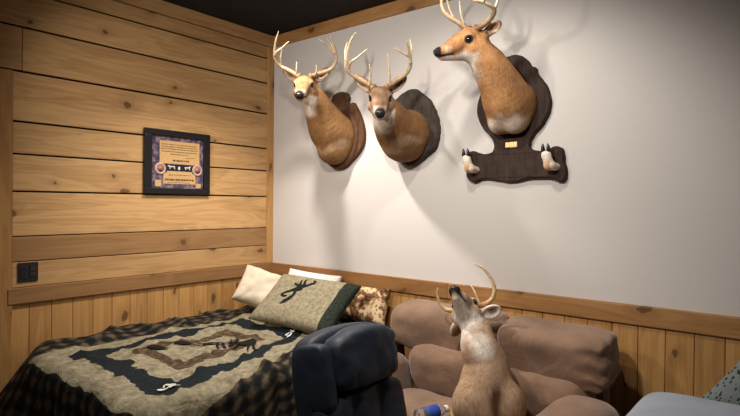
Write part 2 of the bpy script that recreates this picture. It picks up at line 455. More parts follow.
def coat_colors(vs, H, Rm, neck, pal, ears, extra=None):
    """natural coat markings: white throat, muzzle band, eye rings, black nose, dark forehead"""
    Q = (vs - H) @ np.array(Rm).T
    x, y, z = Q.T
    rng = np.array([mn.noise(V(v) * 22) for v in vs])
    C = np.tile(np.array(pal['coat'], float), (len(vs), 1))
    def blend(w, c):
        w = np.clip(w, 0, 1)[:, None]; C[:] = C * (1 - w) + np.array(c) * w
    head = np.clip(1 - (np.sqrt((x / .10) ** 2 + ((y - .09) / .17) ** 2 + ((z + .01) / .11) ** 2) - 1) / .12, 0, 1)
    sm = lambda a, b, t: np.clip((t - a) / (b - a), 0, 1)
    blend(head * .85, pal['face'])
    blend(head * sm(.025, .06, z) * sm(.075, .0, y) , pal['crown'])               # dark crown between the antlers
    blend(head * sm(.03, .012, np.abs(x)) * sm(-.02, .02, z - (-.18 * y)) * sm(.06, .12, y) * .55, pal['crown'])
    if extra is not None: extra(vs, Q, blend, sm, rng)
    thr = sm(.075 + .02, .03, np.sqrt((x / 1.0) ** 2 + ((z + .115) / 1.3) ** 2 + ((y - .0) / 1.6) ** 2) + .02 * rng)
    blend(thr * pal.get('throat_w', 1), pal['white'])                              # throat bib
    blend(head * sm(-.048, -.068, z + .10 * y - .006 + .012 * rng) * sm(-.05, .02, y), pal['white'])     # under the jaw
    ring = np.abs(y - (.168 if 'ring' not in pal else pal['ring']))
    blend(head * sm(.030, .012, ring + .01 * rng) * sm(.20, .185, y) * pal.get('band', .75) * sm(-.0, -.02, z - .0), pal['white'])   # band behind the nose
    for s in (-1, 1):
        de = np.sqrt((x - s * .058) ** 2 + (y - .058) ** 2 + (z - .016) ** 2)
        blend(sm(.030, .022, de) * pal.get('eyering', .3), pal['white']); blend(sm(.0205 + pal.get('lid', 0), .015 + pal.get('lid', 0), de), (.02, .014, .01))
        e = ears[0 if s < 0 else 1]
        if e is None: continue
        b, t, nr = (np.array(q, float) * [s, 1, 1] for q in e)
        L = np.linalg.norm(t - b); ax = (t - b) / L; nr = nr - ax * (nr @ ax); nr /= np.linalg.norm(nr); sd = np.cross(ax, nr)
        q = Q - (b + ax * L * .5); a, bb, c = q @ sd, q @ ax, q @ nr
        on = (np.abs(bb) < L * .6) & (np.abs(a) < .05) & (np.abs(c) < .04) & (bb > -L * .35)
        rim = np.sqrt((a / .036) ** 2 + (bb / (L * .5)) ** 2)
        blend(on * .8, pal['earback'])
        blend(on * sm(.002, .006, c + .004) * sm(.95, .75, rim), pal['earin'])
        blend(on * sm(.84, .98, rim), pal['earrim'])
    blend(sm(.205, .212, y + .25 * np.maximum(0, z + .03)) * sm(-.066, -.058, z) , (.014, .013, .014))
    mouth = np.abs(z - (-.057 - .0 * y) + .10 * (y - .2))
    blend(head * sm(.008, .004, mouth) * sm(.125, .14, y) * sm(.008, .014, np.abs(x)), (.02, .014, .012))
    return C

PAL = dict(coat=(.32, .175, .075), face=(.32, .185, .09), crown=(.13, .07, .038), white=(.78, .70, .60),
           earback=(.30, .17, .08), earin=(.55, .42, .32), earrim=(.16, .09, .05))

def make_deer(root, H, frame, chain, bounds, ears, pal, cut=None, zsc=1.0, blobs=(), grooves=(), scale=1.0, es=1.0, extra=None, h=.0062, kb=.035):
    """one continuous head, neck and shoulder skin as a child of root, with eyes and nose; frame rows = right, forward, up"""
    H = np.array(H, float); R = np.array(frame, float)
    pp = catmull([c[0] for c in chain], 5); rr_ = catmull([(c[1], 0, 0) for c in chain], 5)
    fine = [(np.array(p), r.x) for p, r in zip(pp, rr_)]
    def f(X, Y, Z):
        P = (X, Y, Z)
        Q = sub(P, H, R / scale)
        d = head_sdf(Q, ears, es) * scale
        nk = None
        for (a, ra), (b, rb) in zip(fine[:-1], fine[1:]):
            c = cone(P, a, b, ra, rb); nk = c if nk is None else np.minimum(nk, c)
        for (c_, r_) in blobs: nk = smin(nk, ell(P, c_, r_), kb)
        for (a_, b_, ra_, rb_) in grooves: nk = smax(nk, -cone(P, a_, b_, ra_, rb_), .02)
        d = smin(d, nk, .030)
        if cut is not None: d = smax(d, cut(X, Y, Z), .006)
        return d
    vs, fs = surface_nets(f, bounds[0], bounds[1], h)
    o = mesh_obj('head_and_shoulders', vs, fs, M_coat)
    color_attr(o.data, coat_colors(vs, H, R / scale, None, pal, ears, extra))
    tolocal(o, root)
    Rm = R.T * scale
    for s in (-1, 1):
        vv, ff = lathe([(.0005, -.0125), (.0068, -.0105), (.0113, -.005), (.0125, 0), (.0113, .005), (.0068, .0105), (.0005, .0125)], 16)
        c = np.array([s * .0520, .0585, .0165])
        vv = [H + Rm @ (c + np.array(v)) for v in vv]
        tolocal(mesh_obj('eye', vv, ff, M_eye), root)
    vv, ff = [], []
    bm = bmesh.new(); bmesh.ops.create_icosphere(bm, subdivisions=3, radius=1)
    for v in bm.verts:
        q = np.array(v.co) * [.0205, .0125, .0150]
        q[0] *= 1 + .25 * np.clip(q[2] / .0165, -1, 1)
        q += [0, .2255, -.037]
        for s in (-1, 1):                                              # nostrils
            dd = np.linalg.norm((q - [s * .0125, .240, -.035]) / [1, 1.6, .8])
            if dd < .0085: q[1] -= (.0085 - dd) * 1.3
        v.co = V(H + Rm @ q)
    tolocal(bm_obj('nose', bm, M_nose, smooth=True), root)

def make_antler(root, H, frame, beam, tines, r0=.0165, scale=1.0, base=(.21, .115, .052), tip=(.68, .56, .38)):
    H = np.array(H, float); Rm = np.array(frame, float).T * scale
    w = lambda p: V(H + Rm @ np.array(p))
    vs, fs, cs = [], [], []
    def add(pts, ra, rb, t0, n=10):
        path = catmull([w(p) for p in pts], 6); N = len(path)
        rad = []
        for i in range(N):
            t = i / (N - 1); r = ra + (rb - ra) * t ** 1.1
            if t > .9: r *= 1 - .75 * ((t - .9) / .1) ** 2
            r *= 1 + .06 * math.sin(i * 2.4)
            rad.append(max(.0012, r))
        b0 = len(vs); tube(path, rad, n, vs, fs)
        for i in range(N):
            t = t0 + (1 - t0) * i / (N - 1); k = min(1, t * 1.5)
            cs.extend([tuple(base[j] + (tip[j] - base[j]) * k for j in range(3))] * n)
    add(beam, r0, .0045, 0)
    b = np.array(beam[0]); d = (np.array(beam[1]) - b); d = d / np.linalg.norm(d)
    b0 = len(vs)
    tube([w(b - d * .012), w(b - d * .002), w(b + d * .006), w(b + d * .014)], [r0 * 1.0, r0 * 1.5, r0 * 1.5, r0 * 1.0], 12, vs, fs)  # burr
    cs.extend([base] * (len(vs) - b0))
    for tn in tines: add(tn[0], tn[1] if len(tn) > 1 else .0095, .0032, .35, 8)
    o = mesh_obj('antler', vs, fs, M_ant)
    color_attr(o.data, np.array(cs)); tolocal(o, root)

def frame_of(fh, pitch, roll=0.0):
    f = np.array([fh[0], fh[1], 0.0]); f /= np.linalg.norm(f); p = math.radians(pitch)
    r = np.cross(f, [0, 0, 1.0]); F = f * math.cos(p) - np.array([0, 0, 1.0]) * math.sin(p); u = np.cross(r, F)
    a = math.radians(roll); r, u = r * math.cos(a) + u * math.sin(a), u * math.cos(a) - r * math.sin(a)
    return np.array([r, F, u])

def smooth_loop(pts, n=5):
    P = [V((p[0], p[1], 0)) for p in pts]; L = len(P); out = []
    for i in range(L):
        a, b, c, d = P[i - 1], P[i], P[(i + 1) % L], P[(i + 2) % L]
        for k in range(n):
            t = k / n
            out.append(.5 * ((2 * b) + (c - a) * t + (2 * a - 5 * b + 4 * c - d) * t * t + (3 * b - a - 3 * c + d) * t ** 3))
    return [(p.x, p.y) for p in out]

def plaque(root, pts, mat, tiers, name='plaque', wob=.0, n=5):
    """wall shield cut to outline pts (x,z); tiers: list of (inset m, depth from wall)"""
    loop = smooth_loop(pts, n); N = len(loop)
    area = sum(loop[i][0] * loop[(i + 1) % N][1] - loop[(i + 1) % N][0] * loop[i][1] for i in range(N))
    if area < 0: loop.reverse()
    nr = []
    for i in range(N):
        dx = loop[(i + 1) % N][0] - loop[i - 1][0]; dz = loop[(i + 1) % N][1] - loop[i - 1][1]; l = math.hypot(dx, dz) or 1
        nr.append((-dz / l, dx / l))
    vs, fs = [], []
    for ti, (ins, dep) in enumerate(tiers):
        for i in range(N):
            j = wob * mn.noise(V((loop[i][0] * 40, loop[i][1] * 40, .3)))
            vs.append((loop[i][0] + nr[i][0] * (ins + j), -dep, loop[i][1] + nr[i][1] * (ins + j)))
    T = len(tiers)
    for t in range(T - 1):
        for i in range(N):
            fs.append((t * N + i, t * N + (i + 1) % N, (t + 1) * N + (i + 1) % N, (t + 1) * N + i))
    bm = bmesh.new(); bv = [bm.verts.new(v) for v in vs]
    for f in fs: bm.faces.new([bv[i] for i in f])
    from mathutils.geometry import tessellate_polygon
    for tri in tessellate_polygon([[V((p[0], p[1], 0)) for p in loop]]):
        for q in (0, T - 1):
            try: bm.faces.new([bv[q * N + i] for i in tri])
            except ValueError: pass
    o = bm_obj(name, bm, mat); return tolocal(o, root)

def bark(name, c1, c2, axis=(40, 40, 6)):
    k = NB(name, .75, .25); o = k.obj()
    n1 = k.noise(k.mapv(o, axis), 1, 5, .65); n2 = k.noise(o, 22, 4)
    f = k.math('ADD', k.math('MULTIPLY', n1, .65), k.math('MULTIPLY', n2, .35))
    k.col(k.ramp(f, [(.3, c1), (.68, c2)])); k.bump(f, .7, .012); return k.m
M_wal = bark('walnut_plaque', (.045, .020, .010), (.13, .060, .028))
M_bark = bark('bark_edged_plaque', (.018, .014, .011), (.075, .055, .042), (30, 30, 12))
M_dkpl = bark('dark_stained_plaque', (.014, .009, .007), (.060, .034, .024))

# ---- left deer
P1 = dict(PAL, face=(.27, .15, .07), crown=(.13, .065, .03), coat=(.29, .155, .065))
def ex12(x, z, w):
    def f(vs, Q, blend, sm, rng):
        for s in (-1, 1):
            a = np.array([x + s * .02, z - .02]); b = np.array([x + s * .14, z + .05]); p = vs[:, [0, 2]]; d = b - a
            t = np.clip(((p - a) @ d) / (d @ d), 0, 1)[:, None]; q = np.linalg.norm(p - a - t * d, axis=1) + .010 * rng
            blend(sm(.030, .010, q) * sm(-.06, -.10, vs[:, 1]) * .45, (.55, .42, .28))
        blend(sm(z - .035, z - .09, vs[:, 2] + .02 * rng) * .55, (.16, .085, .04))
    return f
r1 = thing('deer_mount', 'leftmost deer head on brown plaque, nearest the corner, antlers overlapping the crown trim', 'deer mount', (.775, 0, 1.965), 'mounted deer heads')
half = [(.775, 2.238), (.835, 2.225), (.862, 2.185), (.852, 2.158), (.868, 2.140), (.905, 2.146), (.935, 2.105), (.980, 2.025), (1.008, 1.925), (.998, 1.835), (.945, 1.765), (.872, 1.71), (.79, 1.672)]
half = half[:-1] + [(.775, 1.670)]
outl = half + [(1.55 - x, z) for x, z in half[-2:0:-1]]
plaque(r1, outl, M_wal, [(0, .001), (0, .024), (.003, .031), (.007, .034)])
plaque(r1, [(.775 + .178 * math.cos(t * math.pi / 10), 1.905 + .205 * math.sin(t * math.pi / 10) * (1.0 if t < 10 else 1.08)) for t in range(20)], M_wal, [(-.012, .030), (-.010, .040), (0, .049), (.008, .050)], name='raised_face')
fr = frame_of((.56, -.80), 15); H1 = (.820, -.421, 2.197)
ear = ((.052, -.045, .040), (.158, -.075, .118), (.35, .9, -.1))
make_deer(r1, H1, fr, [((.775, -.03, 1.90), .165), ((.777, -.13, 1.945), .150), ((.795, -.24, 2.045), .112), ((.812, -.33, 2.125), .090), ((.816, -.40, 2.175), .072)],
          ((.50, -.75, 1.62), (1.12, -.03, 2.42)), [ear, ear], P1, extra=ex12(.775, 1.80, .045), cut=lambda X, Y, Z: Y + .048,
          blobs=[((.775, -.09, 1.80), (.115, .115, .10))])
make_antler(r1, H1, fr, [[-.038, -.005, .07], [-.116, -.03, .094], [-.174, -.04, .118], [-.207, -.03, .159], [-.217, 0, .201], [-.209, .04, .261], [-.19, .07, .325]],
            [([[-.213, -.01, .19], [-.195, .01, .235], [-.166, .03, .262], [-.118, .07, .303]],), ([[-.213, .015, .215], [-.19, 0, .266], [-.154, 0, .317]],), ([[-.07, -.01, .078], [-.085, .012, .11], [-.085, .03, .145]], .008)])
make_antler(r1, H1, fr, [[.038, -.005, .07], [.105, -.03, .107], [.165, -.04, .138], [.197, -.02, .182], [.196, 0, .23], [.178, .03, .29], [.146, .06, .359]],
            [([[.195, -.005, .205], [.17, .02, .235], [.138, .03, .254], [.08, .07, .294]],), ([[.165, -.04, .136], [.160, -.02, .198], [.140, 0, .265]],), ([[.055, -.01, .08], [.05, .01, .12], [.046, .02, .165]], .008)])

# ---- middle deer
r2 = thing('deer_mount', 'middle wall deer head on black bark-edged plaque, dark forehead, facing the camera', 'deer mount', (1.40, 0, 1.925), 'mounted deer heads')
pts = [(1.425, 2.175), (1.51, 2.128), (1.567, 2.070), (1.611, 1.976), (1.627, 1.878), (1.605, 1.785), (1.515, 1.719), (1.415, 1.668), (1.316, 1.715), (1.235, 1.78), (1.200, 1.875), (1.215, 1.975), (1.255, 2.068), (1.325, 2.145)]
plaque(r2, pts, M_bark, [(0, .001), (-.004, .020), (.002, .038), (.008, .044), (.011, .046)], wob=.006)
fr = frame_of((.62, -.785), 21); H2 = (1.488, -.453, 2.033)
ear2 = ((.052, -.045, .040), (.150, -.07, .125), (.3, .9, -.1))
P2 = dict(PAL, crown=(.085, .045, .025), coat=(.235, .122, .052), face=(.28, .175, .11), lid=.003, white=(.82, .76, .68))

make_deer(r2, H2, fr, [((1.405, -.03, 1.875), .165), ((1.415, -.13, 1.87), .158), ((1.435, -.24, 1.905), .128), ((1.465, -.34, 1.955), .100), ((1.478, -.41, 2.00), .076)],
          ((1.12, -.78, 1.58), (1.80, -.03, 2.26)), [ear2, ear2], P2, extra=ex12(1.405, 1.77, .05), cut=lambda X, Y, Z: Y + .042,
          blobs=[((1.405, -.10, 1.785), (.12, .12, .09))])
make_antler(r2, H2, fr, [[-.038, -.005, .07], [-.097, -.03, .107], [-.151, -.04, .146], [-.173, -.02, .195], [-.166, .01, .249], [-.155, .04, .296], [-.141, .07, .336]],
            [([[-.172, -.01, .205], [-.165, .0, .24], [-.125, .03, .268], [-.073, .07, .299]],), ([[-.06, -.012, .085], [-.055, 0, .113], [-.048, .03, .196], [-.037, .05, .266]],), ([[-.170, .005, .24], [-.176, -.02, .29], [-.165, -.03, .34]], .008)])
make_antler(r2, H2, fr, [[.038, -.005, .066], [.087, -.03, .092], [.155, -.04, .131], [.195, -.02, .173], [.19, .01, .248], [.169, .05, .327], [.137, .08, .381]],
            [([[.19, -.028, .165], [.172, 0, .21], [.134, .03, .239], [.074, .07, .292]],), ([[.194, -.01, .2], [.203, -.04, .265], [.192, -.05, .32]],), ([[.062, -.012, .08], [.059, 0, .115], [.058, .02, .161], [.063, .04, .207]],)])

# ---- right deer
r3 = thing('deer_mount', 'right wall deer head turned in profile on dark plaque with two upturned hooves', 'deer mount', (2.12, 0, 1.93), 'mounted deer heads')
up = [(2.118, 2.282), (2.165, 2.272), (2.205, 2.239), (2.232, 2.199), (2.255, 2.190), (2.265, 2.155), (2.312, 2.092), (2.339, 2.015), (2.334, 1.944), (2.30, 1.876), (2.248, 1.819), (2.228, 1.776), (2.236, 1.736)]
lft = [(2 * 2.118 - x, z) for x, z in up[:0:-1]]
low = [(2.303, 1.722), (2.34, 1.735), (2.378, 1.744), (2.412, 1.722), (2.420, 1.663), (2.432, 1.608), (2.425, 1.564), (2.398, 1.550), (2.342, 1.569), (2.237, 1.573), (2.12, 1.553), (2.01, 1.568), (1.935, 1.574), (1.878, 1.555), (1.835, 1.58), (1.826, 1.637), (1.838, 1.70), (1.829, 1.732), (1.872, 1.745), (1.918, 1.728), (1.965, 1.722)]
plaque(r3, up + low + lft, M_dkpl, [(0, .001), (-.001, .024), (.002, .032), (.005, .036)], wob=.003, n=4)
fr = frame_of((-math.cos(math.radians(22)) * .774 + math.sin(math.radians(22)) * .633, -math.cos(math.radians(22)) * .633 - math.sin(math.radians(22)) * .774), 10, 12)
H3 = (2.033, -.352, 2.292)
earL = ((.052, -.048, .036), (.094, -.118, .092), (.95, .25, .1))
earR = ((.055, -.05, .035), (.15, -.12, .07), (.5, .8, 0))
P3 = dict(PAL, coat=(.45, .235, .10), face=(.46, .235, .10), crown=(.30, .14, .06), white=(.80, .73, .64), throat_w=.95, band=.25, eyering=.12, lid=.006)
def ex3(vs, Q, blend, sm, rng):
    w = sm(1.93, 1.86, vs[:, 2] + .03 * rng) * sm(-.06, -.13, vs[:, 1])
    blend(w * .75, (.80, .74, .66))
    blend(sm(.05, .02, np.abs(vs[:, 0] - 2.10)) * sm(1.88, 1.84, vs[:, 2]) * .8, (.30, .15, .06))
make_deer(r3, H3, fr, [((2.125, -.03, 1.985), .148), ((2.128, -.11, 2.005), .138), ((2.120, -.19, 2.085), .114), ((2.095, -.27, 2.175), .094), ((2.062, -.325, 2.240), .076)],
          ((1.80, -.66, 1.68), (2.38, -.03, 2.48)), [earL, earR], P3, es=.84, cut=lambda X, Y, Z: Y + .032, extra=ex3,
          blobs=[((2.075, -.09, 1.892), (.066, .075, .07)), ((2.165, -.085, 1.892), (.068, .075, .07))])
make_antler(r3, H3, fr, [[-.036, -.005, .066], [-.09, -.021, .087], [-.15, -.024, .117], [-.18, -.012, .151], [-.18, .044, .180], [-.165, .107, .200], [-.12, .142, .235]],
            [([[-.178, -.015, .148], [-.182, -.03, .18], [-.17, -.045, .24]],), ([[-.18, .05, .18], [-.18, .06, .24], [-.16, .075, .30]],), ([[-.07, -.015, .078], [-.08, -.045, .098], [-.075, -.075, .118]], .011)])
make_antler(r3, H3, fr, [[.036, -.005, .066], [.09, .018, .108], [.14, .051, .147], [.17, .068, .182], [.18, .073, .233], [.16, .063, .292], [.12, .044, .337]],
            [([[.115, .03, .125], [.13, .055, .188], [.12, .08, .258]], .007), ([[.06, .005, .085], [.06, .026, .15], [.065, .032, .22]], .007)])
M_brass = plain('brass_plate', (.62, .46, .22), .3, .5, .85, bump=0)
tolocal(box_obj('name_plate', (2.085, 2.157, -.042, -.036, 1.750, 1.782), M_brass, bev=.002), r3)
M_hoof = plain('black_hoof', (.012, .010, .009), .3, .5, bump=0)
kl = NB('foot_fur', .85, .1)
at = kl.n('Attribute', attribute_name='Col'); nz = kl.noise(kl.obj(), 120, 3)
kl.col(kl.mix(1, at.outputs['Color'], kl.ramp(nz, [(.3, g(.75)), (.7, g(1.15))]), 'MULTIPLY')); kl.bump(nz, .3, .004); M_foot = kl.m
for fx in (1.868, 2.352):
    # a foot folded upright out of the board: shank out of the plaque, bent up, two toes
    def ff(X, Y, Z):
        P = (X, Y, Z)
        d = cone(P, (fx + .030, -.02, 1.632), (fx + .012, -.075, 1.640), .026, .030)
        d = smin(d, cone(P, (fx + .008, -.080, 1.640), (fx - .006, -.088, 1.712), .029, .024), .015)
        for s in (-1, 1): d = smin(d, cone(P, (fx - .006 + s * .011, -.088, 1.70), (fx - .008 + s * .014, -.090, 1.738), .016, .012), .006)
        return d
    vs, fs = surface_nets(ff, (fx - .07, -.15, 1.57), (fx + .09, .0, 1.78), .005)
    vs[:, 2] = 1.628 + (vs[:, 2] - 1.632) * .80
    o = mesh_obj('deer_foot', vs, fs, M_foot)
    t = np.clip((vs[:, 2] - 1.640) / .045, 0, 1)[:, None]; q = np.clip((fx + .012 - vs[:, 0]) / .02, 0, 1)[:, None]
    c = np.array((.50, .25, .09)) * (1 - t) + np.array((.78, .70, .58)) * t
    c = c * (1 - .5 * q) + np.array((.80, .72, .62)) * .5 * q
    c = np.where((vs[:, 0:1] > fx + .022), np.array((.76, .66, .54)), c)
    color_attr(o.data, c); tolocal(o, r3)
    for s in (-1, 1):
        vv, f2 = tube([V((fx - .008 + s * .0145, -.090, 1.706)), V((fx - .008 + s * .0150, -.092, 1.720)), V((fx - .009 + s * .0145, -.096, 1.740)), V((fx - .009 + s * .013, -.100, 1.754))], [.0120, .0120, .0085, .002], 10)
        h_ = mesh_obj('hoof', vv, f2, M_hoof); tolocal(h_, r3); h_.parent = o
# ================================================================ BED
M_matt = fabric('mattress_ticking', (.55, .53, .48), .1, 10, 300)
M_boxs = fabric('box_spring_cloth', (.20, .17, .14), .2, 10, 300)
bed = thing('bed', 'full-size bed under the dark plaid-bordered quilt along the plank wall', 'bed', (.745, -.98, 0))
BX0, BX1, BY0, BY1 = .06, 1.42, -1.90, -.06
for xx in (BX0 + .08, BX1 - .08):
    for yy in (BY0 + .42, BY1 - .1):
        tolocal(box_obj('leg', (xx - .03, xx + .03, yy - .03, yy + .03, 0, .14), M_blk), bed)
def slab(name, x0, x1, y0, y1, z0, z1, mat, bev):
    bm = bmesh.new()
    P = [(x0, y1), (x1, y1), (x1, y0), (x0 + .36, y0), (x0 + .16, y0 + .10), (x0 + .05, y0 + .24), (x0, y0 + .42)]
    f = bm.faces.new([bm.verts.new((p[0], p[1], z0)) for p in P])
    r = bmesh.ops.extrude_face_region(bm, geom=[f])
    for v in r['geom']:
        if isinstance(v, bmesh.types.BMVert): v.co.z = z1
    bmesh.ops.bevel(bm, geom=bm.edges[:], offset=bev, segments=3, affect='EDGES', profile=.6)
    return tolocal(bm_obj(name, bm, mat, smooth=False), bed)
slab('box_spring', BX0 + .03, BX1 - .04, BY0 + .06, BY1 - .01, .14, .32, M_boxs, .015)
slab('mattress', BX0 + .02, BX1 - .045, BY0 + .055, BY1, .325, .525, M_matt, .05)

def quilt_z(x, y):
    z = .582
    a = V((x * 3.2, y * 2.6, 1.3)); z += .012 * mn.noise(a) + .007 * mn.noise(a * 2.7)
    rid = 1 - abs(mn.noise(V((x * 2.3 + y * .8, y * 3.6 - x * .7, 4.2)))) * 2.2
    z += .024 * max(0, rid) ** 2
    rid = 1 - abs(mn.noise(V((x * 1.9 - y * 2.4, y * 2.2 + x * 2.2, 9.7)))) * 3.0
    z += .022 * max(0, rid) ** 2
    z += .014 * max(0, 1 - abs(x - .05) / .12) * (.5 + mn.noise(V((y * 6, 2, 0))))
    return z
RX, RY = BX1 + .005, BY0 - .005
def quilt_pos(a, b):
    """a: cloth coordinate across the bed from the wall, b: along the bed from the head (negative)"""
    r = .085
    cut = .15 * max(0, 1 - a / .36) ** 2 + r
    ex = max(0, a - (RX - r)); ey = max(0, (RY + cut) - b); e = math.hypot(ex, ey)
    x0 = min(a, RX - r); y0 = max(b, RY + cut)
    z = quilt_z(x0, y0)
    if e == 0: return V((x0, y0, z))
    th = min(e / r, math.pi / 2); out = r * math.sin(th); dn = r * (1 - math.cos(th)) + max(0, e - r * math.pi / 2)
    dx, dy = ex / e, -ey / e
    hang = max(0, dn - .05)
    ph = (y0 * 11 if ex > ey else x0 * 11) + math.atan2(ey, ex) * 3
    out += hang * (.06 + .10 * mn.noise(V((ph, .3, 0)))) 
    if ey > 0: out += hang * .75 * max(0, 1 - a / .6)
    if ex > 0 and ey > 0: out += hang * .18 * math.sin(2 * math.atan2(ey, ex)); 
    return V((x0 + dx * out, y0 + dy * out, max(.04, z - dn)))
def quilt_st(a, b):
    xr = 1.36 + (b + 1.69) * -.335
    return ((a - .385) / (xr - .385), (b + 1.725) / 1.145)
NA, NBb = 170, 200
As = [.012 + (RX + .44 - .012) * i / NA for i in range(NA + 1)]; Bs = [-.10 - (-.10 - (RY - .44)) * j / NBb for j in range(NBb + 1)]
vs = []; st = []
for j in range(NBb + 1):
    for i in range(NA + 1):
        vs.append(quilt_pos(As[i], Bs[j])); st.append(quilt_st(As[i], Bs[j]))
fs = [(j * (NA + 1) + i, (j + 1) * (NA + 1) + i, (j + 1) * (NA + 1) + i + 1, j * (NA + 1) + i + 1) for j in range(NBb) for i in range(NA)]
kq = NB('quilt_cloth', .9, .12)
uv = kq.uv(); sx = kq.n('SeparateXYZ', {0: uv})
ob = kq.obj()
wv = kq.math('MULTIPLY', kq.math('SUBTRACT', kq.noise(ob, 6, 4), .5), .13)
wv2 = kq.math('MULTIPLY', kq.math('SUBTRACT', kq.noise(ob, 19, 2), .5), .055)
wv = kq.math('ADD', wv, wv2)
d_l = kq.math('MULTIPLY_ADD', sx.outputs[0], -.97, .048); d_r = kq.math('MULTIPLY_ADD', sx.outputs[0], .97, -.97)
ds = kq.math('MULTIPLY', kq.math('SUBTRACT', kq.math('ABSOLUTE', kq.math('SUBTRACT', sx.outputs[0], .5)), .5), .97)
dt = kq.math('MULTIPLY', kq.math('SUBTRACT', kq.math('ABSOLUTE', kq.math('SUBTRACT', sx.outputs[1], .5)), .5), 1.12)
Dp = kq.math('MAXIMUM', kq.math('MAXIMUM', d_l, d_r), dt); D0 = kq.math('MAXIMUM', ds, dt); D = kq.math('ADD', D0, wv)
tan = kq.ramp(kq.noise(ob, 26, 5, .65), [(.3, (.14, .118, .072)), (.5, (.245, .212, .140)), (.72, (.36, .318, .225))])
green = kq.ramp(kq.noise(ob, 60, 3), [(.3, (.007, .011, .013)), (.7, (.015, .022, .024))])
brown = kq.ramp(kq.noise(ob, 40, 4), [(.3, (.03, .019, .013)), (.55, (.085, .056, .034)), (.7, (.16, .115, .07))])
def band(lo, hi):
    return kq.math('MULTIPLY', kq.math('GREATER_THAN', D, lo), kq.math('LESS_THAN', D, hi))
c = kq.mix(band(-.325, -.235), tan, brown)
c = kq.mix(band(-.125, .0), c, green)
# plaid border
wu = kq.n('TexWave', {'Vector': kq.mapv(uv, (1, 0.0001, 1)), 'Scale': 3.6, 'Distortion': 0.4}, wave_type='BANDS', bands_direction='X').outputs['Fac']
wv_ = kq.n('TexWave', {'Vector': kq.mapv(uv, (0.0001, 1, 1)), 'Scale': 4.0, 'Distortion': 0.4}, wave_type='BANDS', bands_direction='Y').outputs['Fac']
pl = kq.math('ADD', kq.math('MULTIPLY', wu, .5), kq.math('MULTIPLY', wv_, .5))
pl = kq.math('ADD', pl, kq.math('MULTIPLY', kq.math('SUBTRACT', kq.noise(ob, 24, 4), .5), 1.1))
plaid = kq.ramp(pl, [(.2, (.008, .009, .009)), (.45, (.018, .017, .014)), (.65, (.048, .037, .024)), (.9, (.10, .076, .05))])
c = kq.mix(kq.math('GREATER_THAN', kq.math('ADD', Dp, kq.math('MULTIPLY', wv, .35)), .165), c, plaid)
kq.col(c)
fold = kq.noise(kq.mapv(ob, (5, 14, 8), rot=(0, 0, .5)), 1, 4, .55, .8); fold2 = kq.noise(kq.mapv(ob, (16, 5, 8), rot=(0, 0, .3)), 1, 4, .55, .8)
hh = kq.math('ADD', kq.math('MULTIPLY', fold, 1.0), kq.math('MULTIPLY', fold2, .8))
hh = kq.math('ADD', hh, kq.math('MULTIPLY', kq.noise(ob, 300, 2), .04))
kq.bump(hh, .55, .03)
qo = mesh_obj('quilt', vs, fs, kq.m)
uvl = qo.data.uv_layers.new(name='UVMap')
li = np.zeros(len(qo.data.loops), np.int32); qo.data.loops.foreach_get('vertex_index', li)
uvl.data.foreach_set('uv', np.array(st, np.float32)[li].ravel())
tag(qo, 'tan quilt with dark green and brown framed deer field and plaid border on the bed', 'quilt')
sm_ = qo.modifiers.new('thickness', 'SOLIDIFY'); sm_.thickness = .012; sm_.offset = -1

def ribbon(strokes, place, off=.0025):
    """flat appliqué strokes: list of (points, widths) in a 2-D frame, laid on a surface through place(u,v,off)"""
    vs, fs = [], []
    for pts, wd in strokes:
        P = catmull([(p[0], p[1], 0) for p in pts], 5); N = len(P); b = len(vs)
        for i, p in enumerate(P):
            t = (P[min(i + 1, N - 1)] - P[max(i - 1, 0)]).normalized(); n = V((-t.y, t.x, 0))
            k = i / (N - 1) * (len(wd) - 1) * .9999; k0 = min(int(k), len(wd) - 2); w = wd[k0] + (wd[k0 + 1] - wd[k0]) * (k - k0)
            for s in (-1, 0, 1): q = p + n * w * .5 * s; vs.append(place(q.x, q.y, off))
        for i in range(N - 1):
            for s in (0, 1): a = b + i * 3 + s; fs.append((a, a + 1, a + 4, a + 3))
    return vs, fs
# deer-head emblem traced from the pillow, unit box about 0..1 (u right, v up)
EMB = [([(.36, .10), (.44, .20), (.53, .30), (.58, .42), (.55, .52), (.50, .60)], [.02, .10, .10, .08, .07, .06]),
       ([(.40, .37), (.32, .345), (.19, .37), (.24, .45), (.38, .53), (.52, .62), (.66, .70), (.78, .76)], [.03, .05, .05, .055, .06, .07, .10, .06]),
       ([(.66, .68), (.82, .76), (.90, .82), (.98, .88), (.97, .93), (.90, .95)], [.06, .055, .055, .06, .05, .03]),
       ([(.70, .70), (.69, .80), (.66, .88), (.68, .97)], [.07, .06, .05, .02]),
       ([(.52, .64), (.57, .74), (.54, .83), (.50, .92)], [.06, .06, .05, .02]),
       ([(.55, .74), (.46, .73), (.38, .76), (.35, .78)], [.05, .05, .04, .02]),
       ([(.46, .56), (.62, .60), (.72, .66)], [.05, .08, .10])]
M_embw = plain('emblem_white_thread', (.72, .70, .66), .8, .2)
def on_quilt(s, t, off):
    xr = lambda b: 1.36 + (b + 1.69) * -.335
    b = t * 1.145 - 1.725; a = .385 + s * (xr(b) - .385)
    p = quilt_pos(a, b); return p + V((0, 0, off))
def emb_place(cs, ct, size, rot):
    cr, sr = math.cos(rot), math.sin(rot)
    def f(u, v, off):
        u -= .55; v -= .5; uu, vv = u * cr - v * sr, u * sr + v * cr
        return on_quilt(cs + uu * size / .97, ct + vv * size / 1.12, off)
    return f
EMB2 = [(p, [w * 1.3 for w in wd]) for p, wd in EMB]
